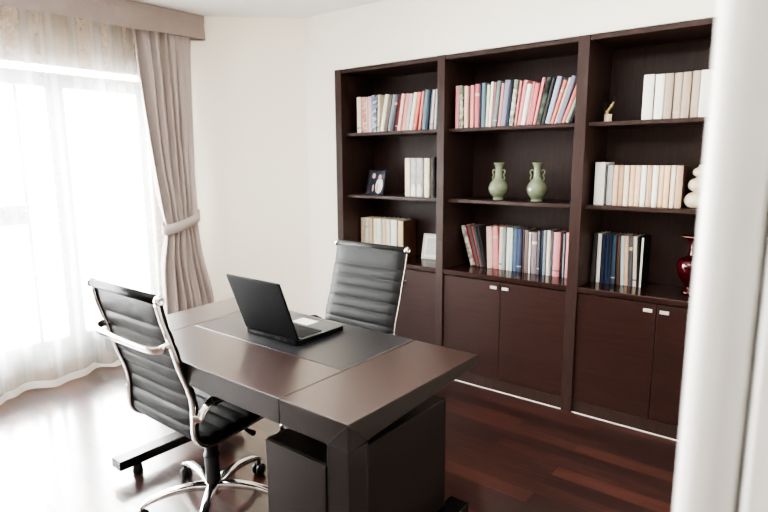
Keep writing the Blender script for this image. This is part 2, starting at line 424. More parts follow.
# ------------------------------------------------------------------ books
COL = dict(cream=(228,220,200), lilac=(222,190,202), wine=(112,38,46), blush=(232,200,190), pink=(222,150,152), palegrey=(190,192,192),
 salmon=(222,132,118), steel=(112,134,146), navy=(38,48,70), teal=(92,124,132), lightblue=(188,208,214), rose=(208,122,128), brown=(96,70,60),
 white=(236,234,228), tealgrey=(118,138,140), lavender=(140,140,162), charcoal=(62,60,62), paleblue=(170,182,204), greengrey=(160,172,160),
 black=(26,25,27), greybrown=(120,106,104), greyblue=(146,156,166), slate=(98,100,108), red=(176,40,58), denim=(86,104,132), navyblue=(64,76,108),
 mauve=(142,124,130), deepblue=(38,56,92), slateblue=(66,84,106), peach=(226,192,164), tan=(196,166,140), tan2=(214,194,170), taupe=(176,160,146), taupe2=(186,171,157), gold=(220,200,160),
 boxwhite=(230,228,226), clay=(105,72,58))
PAT = dict(rosepat=((196,120,118),(232,190,182),90,'noise'), bluepat=((96,108,132),(196,204,214),60,'noise'), greenpat=((120,136,120),(206,210,196),30,'noise'),
 stripe=((226,150,140),(242,220,206),30,'wave'), blackgreen=((24,26,26),(110,132,118),7,'noise'), creampat=((226,220,208),(140,140,136),40,'noise'),
 arcgrey=((176,174,174),(190,188,186),20,'noise'))
bm_cache = {}
def bookmat(c):
    if c not in bm_cache:
        if c in COL: bm_cache[c] = mat('cover_'+c, COL[c], .5, var=(30,.06,(1,1,1)))
        else: a, b_, s, k = PAT[c]; bm_cache[c] = mat_two('cover_'+c, a, b_, s, k)
    return bm_cache[c]
def make_book(t, h, dep, c, name='book', band=None, side=None):
    """origin at bottom centre of the spine; spine faces -y"""
    g = min(.0022, t*.18); hw = t/2
    mm = MB()
    # C-shaped cover with a rounded spine
    arc = [(-hw+hw*(1-math.cos(math.pi*i/8)), -min(.006, t*.22)*math.sin(math.pi*i/8)) for i in range(9)]
    outer = [(-hw, dep)]+arc+[(hw, dep)]
    inner = [(hw-g, dep), (hw-g, g*1.2), (-hw+g, g*1.2), (-hw+g, dep)]
    poly = outer+inner
    # triangulation-safe: build as three solids in one mesh
    mm.prism(arc+[(hw, g*1.5), (-hw, g*1.5)], 0, h, 0, True)
    mm.box(-hw, -hw+g, g*1.5, dep, 0, h, 1); mm.box(hw-g, hw, g*1.5, dep, 0, h, 1)
    o = mm.build(name, [bookmat(c), bookmat(side or c)])
    pb = MB(); pb.box(-hw+g, hw-g, g*1.5, dep-.004, .003, h-.004)
    pb.build('page_block', page_m, o)
    if band:
        bb = MB()
        for (z0, z1, cc) in band:
            arc2 = [(x*1.0, y-.0006) for x, y in arc]
            bb.prism(arc2+[(hw*.98, .0), (-hw*.98, .0)], z0*h, z1*h, 0, True)
        bb.build('title_band', bookmat(band[0][2]), o)
    return o
def boundaries(t, h, a):
    """sampled left and right outline offsets from the pivot at heights z"""
    ca, sa, = math.cos(a), math.sin(a)
    if a >= 0: P = [(0,0), (-t*ca, t*sa), (-t*ca+h*sa, t*sa+h*ca), (h*sa, h*ca)]
    else: P = [(0,0), (h*sa, h*ca), (t*ca+h*sa, -t*sa+h*ca), (t*ca, -t*sa)]
    def at(z):
        xs = []
        for i in range(4):
            (xa, za), (xb, zb) = P[i], P[(i+1) % 4]
            if min(za, zb)-1e-9 <= z <= max(za, zb)+1e-9:
                xs.append(xa if abs(zb-za) < 1e-9 else xa+(xb-xa)*(z-za)/(zb-za))
                if abs(zb-za) < 1e-9: xs.append(xb)
        return (min(xs), max(xs)) if xs else None
    return at
ORD = ['','first','second','third','fourth','fifth','sixth','seventh','eighth','ninth','tenth','eleventh','twelfth','thirteenth','fourteenth','fifteenth','sixteenth']
allbooks = []
BOARD = {('the counter of the doorway-side bay', True): 'black', ('the counter of the window-side bay', True): 'clay', ('the second shelf of the doorway-side bay', True): 'brown'}
def place_row(row, y, zshelf, where, group, dep=.17, shrink=.95, xmax=None, xmin=None, name='book'):
    res = []; prev = None; px_ = None
    for i, (x0, t, h, deg, c, desc) in enumerate(row):
        t *= shrink; a = R(deg) if abs(deg) > 1.6 else 0
        L_ = boundaries(t, h, a)
        x = x0+(t*math.cos(a) if a >= 0 else 0)
        if xmin is not None:
            q = [L_(k*.002+.0005) for k in range(200)]; mn = min(v[0] for v in q if v); x = max(x, xmin-mn+.001)
        if prev:
            need = max((px_+prev(z)[1]-L_(z)[0]) for z in [k*.002+.0005 for k in range(200)] if prev(z) and L_(z))
            x = max(x, need+.0008)
        res.append([x, t, h, a, c, desc, L_]); prev = L_; px_ = x
    if xmax is not None:
        lim = xmax-.001
        for i in range(len(res)-1, -1, -1):
            x, t, h, a, c, desc, L_ = res[i]
            zz = [k*.002+.0005 for k in range(200)]
            if i == len(res)-1: mx = lim-max(L_(z)[1] for z in zz if L_(z))
            else:
                nx, nL = res[i+1][0], res[i+1][6]
                mx = nx-max(L_(z)[1]-nL(z)[0] for z in zz if L_(z) and nL(z))-.0006
            if x > mx: res[i][0] = mx
            else: break
    names = [r[5] for r in res]; labs = []
    for i, r in enumerate(res):
        x, t, h, a, c, desc, L_ = r
        dp = dep*(.94+.06*((i*37) % 10)/10)
        band = None
        k = (i*7+len(res)) % 5
        if k == 1 and t > .014 and i % 2: band = [(.72, .79, 'tan2' if c not in ('cream','white','blush') else 'palegrey')]
        if k == 3 and t > .017: band = [(.12, .145, 'greybrown' if c in ('cream','white','pink','blush','peach') else 'palegrey')]
        if c in ('arcgrey','charcoal') or abs(zshelf-1.208) < .01: band = None
        board = BOARD.get((where, i == len(res)-1))
        o = make_book(t, h, dp, c, name if c != 'boxwhite' else 'box_file', band, board)
        M = Matrix.Translation((x, 0, zshelf+.0006)) @ Matrix.Rotation(a, 4, 'Y') @ Matrix.Translation((-t/2 if a >= 0 else t/2, 0, 0))
        M.translation.y = y+.004*math.sin(i*2.7)
        o.matrix_world = M
        o['group'] = group; o['category'] = 'box file' if c == 'boxwhite' else 'book'
        if i == 0: lab = f'{desc} book, first in the row on {where}'
        elif i == len(res)-1: lab = f'{desc} book, last in the row on {where}'
        else: lab = f'{desc} book between {names[i-1]} and {names[i+1]} books on {where}'
        labs.append(lab); o['_i'] = i; allbooks.append((o, lab, i, len(res), where, desc))
    return res
L1 = [(-2.775,0.04,0.25,-0.1,'cream','cream'),(-2.729,0.044,0.248,0.1,'rosepat','speckled rose'),(-2.684,0.01,0.246,0.1,'cream','thin cream'),(-2.672,0.035,0.247,-0.1,'lilac','pale lilac'),(-2.633,0.043,0.253,-0.1,'bluepat','mottled grey-blue'),(-2.588,0.019,0.253,1.7,'cream','cream'),(-2.562,0.036,0.252,11.5,'cream','cream'),(-2.524,0.027,0.248,11.5,'greybrown','grey-brown'),(-2.495,0.029,0.246,11.6,'greyblue','grey-blue'),(-2.464,0.023,0.245,11.4,'slate','slate grey'),(-2.439,0.026,0.246,10.6,'wine','thin wine red'),(-2.411,0.028,0.245,9.5,'blush','blush'),(-2.381,0.038,0.243,10.8,'pink','pink'),(-2.341,0.026,0.241,10.6,'palegrey','pale grey'),(-2.313,0.032,0.247,10.6,'cream','cream'),(-2.279,0.026,0.248,10.6,'salmon','salmon'),(-2.231,0.018,0.249,7.3,'pink','pink'),(-2.211,0.035,0.256,6.4,'steel','steel blue'),(-2.174,0.018,0.254,5.4,'navy','thin navy'),(-2.155,0.014,0.253,5.0,'teal','blue-green'),(-2.139,0.02,0.25,5.2,'blush','blush'),(-2.117,0.018,0.254,3.3,'lightblue','light blue'),(-2.097,0.018,0.253,2.1,'cream','cream')]
M1a = [(-1.946,0.028,0.26,-1.0,'pink','pink'),(-1.917,0.026,0.26,-0.0,'greenpat','green-grey patterned'),(-1.879,0.027,0.254,-0.6,'stripe','pink-striped'),(-1.849,0.012,0.253,-0.5,'brown','thin brown'),(-1.835,0.026,0.255,-0.4,'pink','pink'),(-1.808,0.032,0.26,-1.2,'rose','rose pink'),(-1.773,0.012,0.261,-0.2,'navy','thin navy'),(-1.759,0.026,0.262,0.5,'steel','blue-grey'),(-1.73,0.018,0.248,1.8,'cream','cream'),(-1.709,0.018,0.263,3.3,'white','white'),(-1.69,0.008,0.261,3.8,'pink','thin pink'),(-1.679,0.025,0.265,5.6,'tealgrey','teal-grey'),(-1.65,0.021,0.25,4.8,'pink','pink'),(-1.627,0.034,0.265,5.3,'lavender','lavender'),(-1.59,0.013,0.263,4.6,'navy','dark blue'),(-1.575,0.027,0.262,6.6,'greenpat','green-grey')]
M1b = [(-1.536,0.012,0.253,6.3,'pink','thin pink'),(-1.522,0.023,0.257,8.3,'pink','pink'),(-1.496,0.028,0.231,8.9,'white','white'),(-1.466,0.014,0.244,8.3,'pink','thin pink'),(-1.45,0.027,0.232,9.3,'rose','rose pink'),(-1.421,0.017,0.263,10.7,'pink','pink'),(-1.401,0.028,0.26,12.7,'blackgreen','black and green'),(-1.369,0.017,0.258,12.6,'charcoal','charcoal'),(-1.35,0.03,0.262,13.9,'paleblue','pale blue'),(-1.315,0.019,0.242,16.7,'salmon','salmon'),(-1.293,0.012,0.255,17.2,'cream','cream'),(-1.279,0.029,0.26,17.7,'lavender','lavender-blue'),(-1.244,0.021,0.218,20.4,'salmon','salmon'),(-1.22,0.021,0.165,20.9,'greengrey','green-grey'),(-1.195,0.02,0.099,23.1,'black','black')]
M3 = [(-1.897,0.034,0.278,-17.3,'creampat','cream patterned'),(-1.861,0.011,0.279,-16.9,'red','thin red'),(-1.849,0.022,0.279,-16.2,'greybrown','grey-brown'),(-1.825,0.012,0.279,-15.7,'rose','thin rose'),(-1.812,0.017,0.28,-14.9,'slate','slate grey'),(-1.792,0.014,0.278,-13.5,'charcoal','thin charcoal'),(-1.771,0.042,0.276,-2.8,'blush','blush pink'),(-1.727,0.038,0.279,-2.6,'pink','pink'),(-1.687,0.023,0.279,-0.7,'cream','cream'),(-1.662,0.023,0.278,-0.8,'greyblue','grey-blue'),(-1.637,0.024,0.278,-0.7,'cream','cream'),(-1.61,0.02,0.277,-0.8,'lightblue','light blue'),(-1.587,0.028,0.275,-0.8,'denim','denim blue'),(-1.558,0.03,0.275,-0.6,'navyblue','navy blue'),(-1.523,0.01,0.275,-0.6,'brown','thin brown'),(-1.511,0.028,0.274,-0.7,'greybrown','grey-brown'),(-1.481,0.013,0.26,-0.8,'white','white'),(-1.466,0.038,0.26,-0.7,'mauve','mauve-grey'),(-1.424,0.018,0.272,-0.4,'slate','slate grey'),(-1.405,0.017,0.278,-0.3,'navy','dark navy'),(-1.387,0.018,0.279,-0.5,'greyblue','grey-blue'),(-1.365,0.025,0.279,-0.4,'cream','cream'),(-1.338,0.013,0.276,-0.3,'slate','thin slate'),(-1.322,0.046,0.273,-0.5,'pink','pink'),(-1.272,0.01,0.268,-0.4,'black','thin black'),(-1.261,0.011,0.267,-0.4,'greyblue','thin grey'),(-1.248,0.036,0.275,-0.2,'pink','pink')]
R1 = [(-0.829,0.051,0.222,0.1,'white','thick white'),(-0.772,0.044,0.219,1.0,'white','white'),(-0.726,0.038,0.219,0.1,'taupe','taupe'),(-0.686,0.038,0.218,0.2,'taupe2','light taupe'),(-0.646,0.037,0.218,0.1,'taupe','taupe'),(-0.607,0.036,0.22,0.3,'taupe2','greyish taupe'),(-0.569,0.042,0.22,0.4,'white','broad white')]
R2 = [(-1.061,0.055,0.233,0.7,'boxwhite','thick white box file'),(-0.993,0.031,0.217,-0.1,'palegrey','pale grey'),(-0.96,0.026,0.216,0.0,'peach','peach'),(-0.933,0.027,0.215,0.1,'tan','tan'),(-0.903,0.025,0.215,0.2,'cream','cream'),(-0.876,0.027,0.215,0.0,'peach','peach'),(-0.847,0.026,0.215,0.1,'peach','peach'),(-0.819,0.027,0.215,-0.0,'white','white'),(-0.79,0.027,0.215,0.3,'tan','tan'),(-0.761,0.027,0.215,0.4,'white','white'),(-0.732,0.025,0.215,0.2,'peach','peach'),(-0.705,0.026,0.215,0.3,'peach','peach'),(-0.677,0.025,0.216,0.4,'cream','cream'),(-0.65,0.032,0.214,0.2,'tan','tan')]
R3 = [(-1.127,0.024,0.285,1.7,'charcoal','charcoal'),(-1.099,0.024,0.284,1.4,'white','white'),(-1.073,0.021,0.282,0.6,'navy','dark navy'),(-1.05,0.02,0.283,-0.5,'deepblue','deep blue'),(-1.028,0.017,0.283,-0.8,'navy','dark navy'),(-1.01,0.024,0.283,-1.4,'slateblue','slate blue'),(-0.984,0.02,0.285,-2.0,'brown','brown'),(-0.962,0.02,0.282,-2.4,'lightblue','light blue'),(-0.94,0.022,0.281,-2.4,'peach','peach'),(-0.916,0.02,0.282,-1.7,'slate','slate grey'),(-0.892,0.022,0.282,-2.4,'cream','cream'),(-0.869,0.01,0.281,-1.9,'black','thin black'),(-0.857,0.012,0.28,-1.5,'white','thin white')]
L2 = [(-2.362,0.047,0.264,-0.8,'cream','cream'),(-2.312,0.047,0.263,-0.8,'arcgrey','white-arc grey'),(-2.263,0.056,0.263,-1.0,'arcgrey','white-arc grey'),(-2.203,0.045,0.262,-1.2,'cream','cream'),(-2.139,0.028,0.267,-1.2,'charcoal','dark grey')]
L3 = [(-2.852,0.035,0.275,0.2,'tan2','light tan'),(-2.814,0.038,0.275,0.0,'cream',''),(-2.773,0.041,0.276,-0.2,'tan2',''),(-2.729,0.04,0.275,-0.2,'cream',''),(-2.686,0.04,0.276,-0.2,'white',''),(-2.643,0.039,0.276,-0.4,'tan2',''),(-2.601,0.039,0.276,-0.6,'cream',''),(-2.559,0.059,0.276,-0.6,'white',''),(-2.494,0.051,0.272,-0.8,'gold','')]

BW, BM_, BD = 'the window-side bay', 'the middle bay', 'the doorway-side bay'
L3n = [(a,b,c,d,e,{'tan2':'light tan','cream':'cream','white':'white','gold':'pale gold'}[e]) for (a,b,c,d,e,f) in L3]
place_row(L1, 3.165, 1.656, 'the top shelf of '+BW, 'books on the top shelf of the window-side bay', xmax=-2.039)
place_row(M1a+M1b, 3.165, 1.656, 'the top shelf of '+BM_, 'books on the top shelf of the middle bay', xmax=-1.151)
place_row(R1, 3.165, 1.656, 'the top shelf of '+BD, 'books on the top shelf of the doorway-side bay', shrink=.985)
r = place_row(L2, 3.19, 1.208, 'the second shelf of '+BW, 'books on the second shelf of the window-side bay', shrink=.98, xmax=-2.039)
place_row(R2, 3.20, 1.208, 'the second shelf of '+BD, 'books on the second shelf of the doorway-side bay', shrink=.975)
place_row(L3n, 3.28, .749, 'the counter of '+BW, 'books on the counter of the window-side bay', xmin=-2.865, dep=.165)
place_row(M3, 3.31, .749, 'the counter of '+BM_, 'books on the counter of the middle bay', dep=.145, xmax=-1.151, shrink=.965)
place_row(R3, 3.30, .749, 'the counter of '+BD, 'books on the counter of the doorway-side bay', dep=.155, xmin=-1.09, shrink=.97)
cnt = {}
for o, lab, i, n_, where, desc in allbooks: cnt[lab] = cnt.get(lab, 0)+1
for o, lab, i, n_, where, desc in allbooks:
    if o['category'] == 'box file': lab = 'thick white box file at the left end of the tan and peach books'
    elif cnt[lab] > 1 or len(lab.split()) > 16:
        pos = [q for q in allbooks if q[4] == where]
        if i < n_/2: lab = f'{desc} book, {ORD[i+1]} from the left on {where}'
        else: lab = f'{desc} book, {ORD[n_-i]} from the right on {where}'
    o['label'] = lab
    del o['_i']
# white arcs across the two grey spines of the second shelf
arcs = [q[0] for q in allbooks if 'white-arc' in q[5]]
for o in arcs:
    mm = MB(); pts = []
    for i in range(13):
        a = math.pi*i/12; pts.append((.018*math.cos(a), .03+.062*math.sin(a)))
    pts = [(.018, .006)]+pts+[(-.018, .006)]
    vs = [Vector((p[0], -.0075, p[1])) for p in pts]+[Vector((p[0], -.003, p[1])) for p in pts]; n_ = len(pts)
    mm.add(vs, [tuple(range(n_)), tuple(range(2*n_-1, n_-1, -1))]+[(i, (i+1) % n_, n_+(i+1) % n_, n_+i) for i in range(n_)])
    mm.build('printed_arc', paper_w, o)

# ------------------------------------------------------------------ shelf ornaments
def vase(name, loc):
    H = .232
    prof = [(.0001,0),(.033,0),(.035,.005),(.032,.014),(.038,.024),(.052,.042),(.060,.062),(.061,.080),(.055,.100),(.044,.116),(.031,.131),(.0245,.145),(.0225,.165),(.0215,.190),(.024,.208),(.032,.224),(.037,.232),(.033,.232),(.020,.212),(.017,.18),(.0001,.17)]
    P = smooth_path([(r_,0,z) for r_, z in prof[1:17]], 4)
    pr = [(.0001,0)]+[(max(.001,p.x), p.z) for p in P]+prof[17:]
    root = empty(name, loc)
    mm = MB()
    mm.lathe(pr, 48, fn=lambda a, z: 1+.035*abs(math.sin(9*a))*(1 if .022 < z < .05 else 0))
    mm.build('body', celadon, root)
    for s in (-1, 1):
        hh = MB()
        hh.tube(smooth_path([(s*.020,0,.180),(s*.033,0,.188),(s*.042,0,.180),(s*.040,0,.166),(s*.034,0,.158),(s*.037,0,.148),(s*.041,0,.138),(s*.036,0,.126)], 5), .0048, 8)
        hh.build('handle', celadon, root)
    return root
v1 = vase('celadon_vase', (-1.672, 3.245, 1.2085)); tag(v1, 'green celadon two-handled vase standing nearer the window of the pair', 'vase', 'pair of celadon vases on the middle bay')
v2 = dup(v1); v2.location = (-1.416, 3.245, 1.2085); v2.rotation_euler.z = R(14)
v2['label'] = 'green celadon two-handled vase standing nearer the doorway of the pair'

# three-tier gourd jar
g = MB(); pr = []
for cz, rr in ((.045,.068),(.122,.055),(.186,.037)):
    for i in range(9):
        a = -math.pi/2+math.pi*(.12+.76*i/8) if cz > .05 else -math.pi/2+math.pi*(.14+.74*i/8)
        pr.append((rr*math.cos(a)**.8, cz+rr*.66*math.sin(a)))
pr = [(.0001, .0045)]+pr+[(.012,.214),(.012,.222),(.0001,.224)]
z0 = min(p[1] for p in pr); pr = [(a, b-z0) for a, b in pr]
g.lathe(pr, 40); gj = g.build('gourd_jar', cream_cer, None, (-.547, 3.24, 1.2085))
tag(gj, 'cream three-tiered gourd-shaped ceramic jar beside the peach and tan books', 'jar')

# ruby vase
root = empty('ruby_vase', (-.553, 3.30, .7495))
P = smooth_path([(.046,0,0),(.050,0,.012),(.036,0,.032),(.038,0,.05),(.066,0,.09),(.080,0,.135),(.080,0,.165),(.066,0,.188),(.040,0,.200),(.031,0,.215),(.029,0,.255),(.034,0,.285),(.058,0,.300),(.070,0,.306)], 5)
pr = [(.0001, 0)]+[(p.x, p.z) for p in P]+[(.068,.309),(.030,.288),(.024,.24),(.0001,.22)]
mm = MB(); mm.lathe(pr, 48); mm.build('body', ruby, root)
mm = MB(); mm.lathe([(.0685,.3085),(.0715,.306),(.0725,.309),(.0705,.312),(.0675,.311),(.0685,.3085)], 48); mm.build('rim', mat('gilt_rim', (200,150,130), .25, metal=.8), root)
tag(root, 'glossy ruby red vase with flared rim standing on the counter', 'vase')

# brass figurine
root = empty('brass_figurine', (-1.01, 3.205, 1.6565))
mm = MB(); mm.lathe([(.0001,0),(.021,0),(.022,.004),(.0195,.01),(.0195,.034),(.021,.040),(.0001,.042)], 28); mm.build('base', cream_cer, root)
mm = MB(); mm.tube(smooth_path([(-.006,0,.038),(-.008,0,.052),(.004,0,.068),(.018,0,.088),(.024,0,.105)], 6), [.010]*6+[.011]*6+[.010]*6+[.007]*6+[.004], 12); mm.build('stem', gold, root)
dk = mat('dark_bronze', (60,52,40), .4, metal=.8)
mm = MB()
for pts in ([(.022,0,.100),(.030,0,.118),(.022,0,.130),(.010,0,.126)], [(-.006,0,.045),(-.020,0,.070),(-.012,0,.095),(-.020,0,.112)], [(.01,0,.08),(0,0,.10),(.006,-.005,.118)]):
    mm.tube(smooth_path(pts, 5), .003, 8)
for c_ in ((.010,0,.126),(-.020,0,.112),(.006,-.005,.118)): mm.sphere(c_, .0065, n=8)
mm.build('sprigs', dk, root)
tag(root, 'small brass sprig figurine on a cream base beside the divider', 'figurine')

# leaning photo frames
def photo_frame(name, loc, w_, h_, rz, fm, bw, inner):
    root = empty(name, loc, rz)
    tilt = Matrix.Rotation(R(-13), 4, 'X')
    mm = MB(); d_ = .012
    for b_ in ((-w_/2, w_/2, 0, bw), (-w_/2, w_/2, h_-bw, h_), (-w_/2, -w_/2+bw, bw, h_-bw), (w_/2-bw, w_/2, bw, h_-bw)):
        mm.box(b_[0], b_[1], 0, d_, b_[2], b_[3], M=tilt)
    mm.build('frame', fm, root, bevel=.001)
    mm = MB(); mm.box(-w_/2+bw, w_/2-bw, .004, .010, bw, h_-bw, M=tilt); 
    inner(mm, w_, h_, bw, tilt, root)
    mm = MB(); q = tilt @ Vector((0, d_, h_*.62))
    mm.prism([(-.02, q.y), (.02, q.y), (.02, q.y+.004), (-.02, q.y+.004)], 0, .01)
    mm = MB(); mm.tube([q, Vector((0, q.y+.05, .004))], .004, 6); mm.build('easel_stand', blackp, root)
    return root
skin = mat('print_skin', (214,176,158), .5); dress = mat('print_dress', (232,224,226), .5); suit = mat('print_suit', (28,30,44), .5); bgd = mat('print_dark', (52,56,76), .35, var=(40,.3,(1,1,1)))
def couple(mm, w_, h_, bw, tilt, root):
    mm.build('backing', bgd, root)
    pr_ = MB()
    def disc(cx, cz, rx, rz_, mi, y):
        vs = [tilt @ Vector((cx+rx*math.cos(2*math.pi*i/16), y, cz+rz_*math.sin(2*math.pi*i/16))) for i in range(16)]
        pr_.add(vs, [tuple(range(16))], mi)
    disc(-.035, h_*.40, .030, h_*.33, 2, .0036); disc(.032, h_*.36, .036, h_*.31, 1, .0034)
    disc(-.032, h_*.76, .016, .020, 0, .0030); disc(.030, h_*.71, .016, .020, 0, .0030)
    disc(-.026, h_*.27, .009, .028, 0, .0028); disc(.016, h_*.30, .009, .030, 0, .0028)
    pr_.build('photo_print', [skin, dress, suit], root)
pf = photo_frame('photo_frame', (-2.668, 3.222, 1.2085), .172, .185, R(-4), mat('dark_blue_frame', (42,44,58), .3), .008, couple)
tag(pf, 'small dark photo frame with a portrait of two people', 'photo frame')
def mount(mm, w_, h_, bw, tilt, root):
    mm.build('mount', paper_w, root)
    q = MB(); q.box(-w_/2+bw+.018, w_/2-bw-.018, .0028, .0045, bw+.02, h_-bw-.02, M=tilt); q.build('photo_print', mat('print_pale', (206,206,204), .3, var=(12,.12,(1,1,1))), root)
sf = photo_frame('photo_frame', (-2.258, 3.36, .7495), .155, .185, R(6), sil_m, .014, mount)
tag(sf, 'silver-white photo frame leaning on the counter beside the divider', 'photo frame')

# ------------------------------------------------------------------ desk
zd = .766; DX1 = -.955; DX0 = -2.315; DY0 = 1.036; DY1 = 1.733; seam = .276; th = .082; thb = .036
desk = empty('executive_desk', (-1.70, 1.38, 0)); DO = Vector((-1.70, 1.38, 0))
tag(desk, 'brown leather-covered executive desk with stitched end panels and dark blotter', 'desk')
def slab(nm, x0, x1, mt=desk_m, inset=0, z1=zd, k0=0, k1=0):
    m_ = MB()
    ys = [(DY0+inset, zd-th+inset), (DY1-inset, zd-thb+inset)]
    vs = []
    for x, k in ((x0, k0), (x1, k1)):
        vs += [Vector((x, DY0+inset, zd-th+inset)), Vector((x-k, DY1-inset, zd-thb+inset)), Vector((x-k, DY1-inset, z1)), Vector((x, DY0+inset, z1))]
    m_.add([v-DO for v in vs], [(0,1,2,3),(7,6,5,4),(0,4,5,1),(1,5,6,2),(2,6,7,3),(3,7,4,0)])
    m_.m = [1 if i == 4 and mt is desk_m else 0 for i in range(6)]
    return m_.build(nm, [mt, desk_top_m], desk, bevel=.0025 if not inset else 0)
slab('end_panel', DX1-seam+.0012, DX1); slab('end_panel', DX0, DX0+.232, k0=.075, k1=.075); slab('centre_panel', DX0+.2344, DX1-seam-.0012, k0=.075)
slab('core', DX0+.01, DX1-.01, desk_dark, .004, zd-.006, k0=.07)
def dbox(nm, x0,x1,y0,y1,z0,z1, mt=desk_m, bev=.002, parent=None):
    m_ = MB(); m_.box(x0, x1, y0, y1, z0, z1)
    m_.v = [tuple(Vector(v)-DO) for v in m_.v]
    return m_.build(nm, mt, parent or desk, bevel=bev)
dbox('blotter', DX0+.222, DX1-seam-.006, 1.318, DY1-.008, zd-.002, zd+.0022, blot_m, .001)
# corner post with mitred wraps (thin grooves)
post = dbox('leg', DX1-.081, DX1, DY0, DY0+.083, .0, zd-th+.001)
def groove(pts):
    g_ = MB(); g_.tube([Vector(p)-DO for p in pts], .0011, 6); return g_
g_ = MB()
g_.tube([Vector(p)-DO for p in [(DX1-.001, DY0-.0004, zd-.003), (DX1-.081, DY0-.0004, zd-th)]], .0011, 6)
g_.tube([Vector(p)-DO for p in [(DX1+.0004, DY0+.001, zd-.003), (DX1+.0004, DY0+.083, zd-th+.004)]], .0011, 6)
g_.tube([Vector(p)-DO for p in [(DX1-.079, DY0-.0004, zd-th), (DX1-.079, DY0-.0004, .0)]], .0009, 6)
g_.tube([Vector(p)-DO for p in [(DX1-.006, DY0-.0002, zd-th), (DX1-.006, DY0-.0002, .0)]], .0007, 6)
g_.tube([Vector(p)-DO for p in [(DX1+.0004, DY0+.073, zd-th), (DX1+.0004, DY0+.073, .0)]], .0009, 6)
g_.build('stitched_seam', desk_dark, desk)
# pedestal cabinet, its drawers facing the chair side, on the floor bar
ped = dbox('pedestal', -1.398, -1.099, 1.12, 1.752, .102, .555, desk_m, .003)
dbox('front_panel', -1.397, -1.120, 1.112, 1.120, .104, .554, desk_m, .0015)
dbox('pedestal_neck', -1.33, -1.17, 1.25, 1.62, .555, zd-th+.02, desk_dark, 0)
bar_m = mat('black_lacquered_bar', (16,15,17), .22)
def bar(x0, x1, y0, y1):
    b_ = dbox('floor_bar', x0, x1, y0, y1, .060, .104, bar_m, .004)
    for yy in (y0+.10, y1-.12):
        q = MB(); q.lathe([(.0001,0),(.022,0),(.024,.008),(.018,.057),(.0001,.057)], 20, c=Vector(((x0+x1)/2, yy, 0))-DO); q.build('foot', blackp, b_)
bar(-1.115, -1.03, 1.10, 1.822); bar(-1.40, -1.32, 1.16, 1.80)
bar(-2.515, -2.435, 1.105, 1.80)
dbox('side_support', -2.50, -2.43, 1.52, 1.72, .10, .70, desk_m, .003)
dbox('side_support', -2.44, -2.30, 1.54, 1.70, .62, .73, desk_dark, .0)
dbox('cross_rail', -2.43, -1.398, 1.56, 1.60, .30, .60, desk_m, .003) if False else None

# ------------------------------------------------------------------ laptop
lap = empty('laptop', (-1.686, 1.52, zd+.0025)); tag(lap, 'open black laptop with silver palm rest standing on the desk blotter', 'laptop')
W, D = .312, .262; y0 = 1.388-1.52
mm = MB(); mm.prism([(-W/2, y0+.012),(-W/2+.012, y0),(W/2-.012, y0),(W/2, y0+.012),(W/2, y0+D-.01),(W/2-.01, y0+D),(-W/2+.01, y0+D),(-W/2, y0+D-.01)], .003, .021)
mm.build('base', lap_m, lap, bevel=.002)
mm = MB(); mm.box(-W/2+.004, W/2-.004, y0+.03, y0+D-.004, .0205, .0222); mm.build('palm_rest', lap_grey, lap, bevel=.0005)
mm = MB()
for r_ in range(6):
    for c_ in range(15):
        kw = (W-.034)/15; kx = -W/2+.017+c_*kw; ky = y0+.040+r_*.0185
        if r_ == 5 and 4 <= c_ <= 8:
            if c_ > 4: continue
            mm.box(kx+.001, kx+kw*5-.001, ky, ky+.016, .0222, .0252); continue
        mm.box(kx+.001, kx+kw-.001, ky, ky+.016, .0222, .0252)
mm.build('keyboard', key_m, lap)
mm = MB(); mm.box(-.062, .032, y0+.168, y0+.235, .0222, .0232); mm.build('touchpad', pad_m, lap)
lid = empty('lid', (0, y0+.008, .020)); lid.parent = lap; lid.rotation_euler = (R(20), 0, 0)
mm = MB(); mm.box(-W/2, W/2, -.004, .004, .002, .250)
ld = mm.build('lid_shell', lap_m, lid, bevel=.003)
mm = MB(); mm.box(-W/2+.014, W/2-.014, .004, .005, .022, .232); mm.build('screen', screen_m, lid)
for s in (-1, 1):
    mm = MB(); mm.tube([(s*.125-.025, y0+.010, .020), (s*.125+.025, y0+.010, .020)], .007, 12); mm.build('hinge', lap_m, lap)
# ports and vents along the rear edge
mm = MB()
for i in range(9): mm.box(-.12+i*.009, -.116+i*.009, y0-.0006, y0+.002, .009, .019)
mm.box(.03, .06, y0-.0006, y0+.002, .009, .018); mm.box(.075, .095, y0-.0006, y0+.002, .009, .016)
mm.build('rear_ports', blackp, lap)

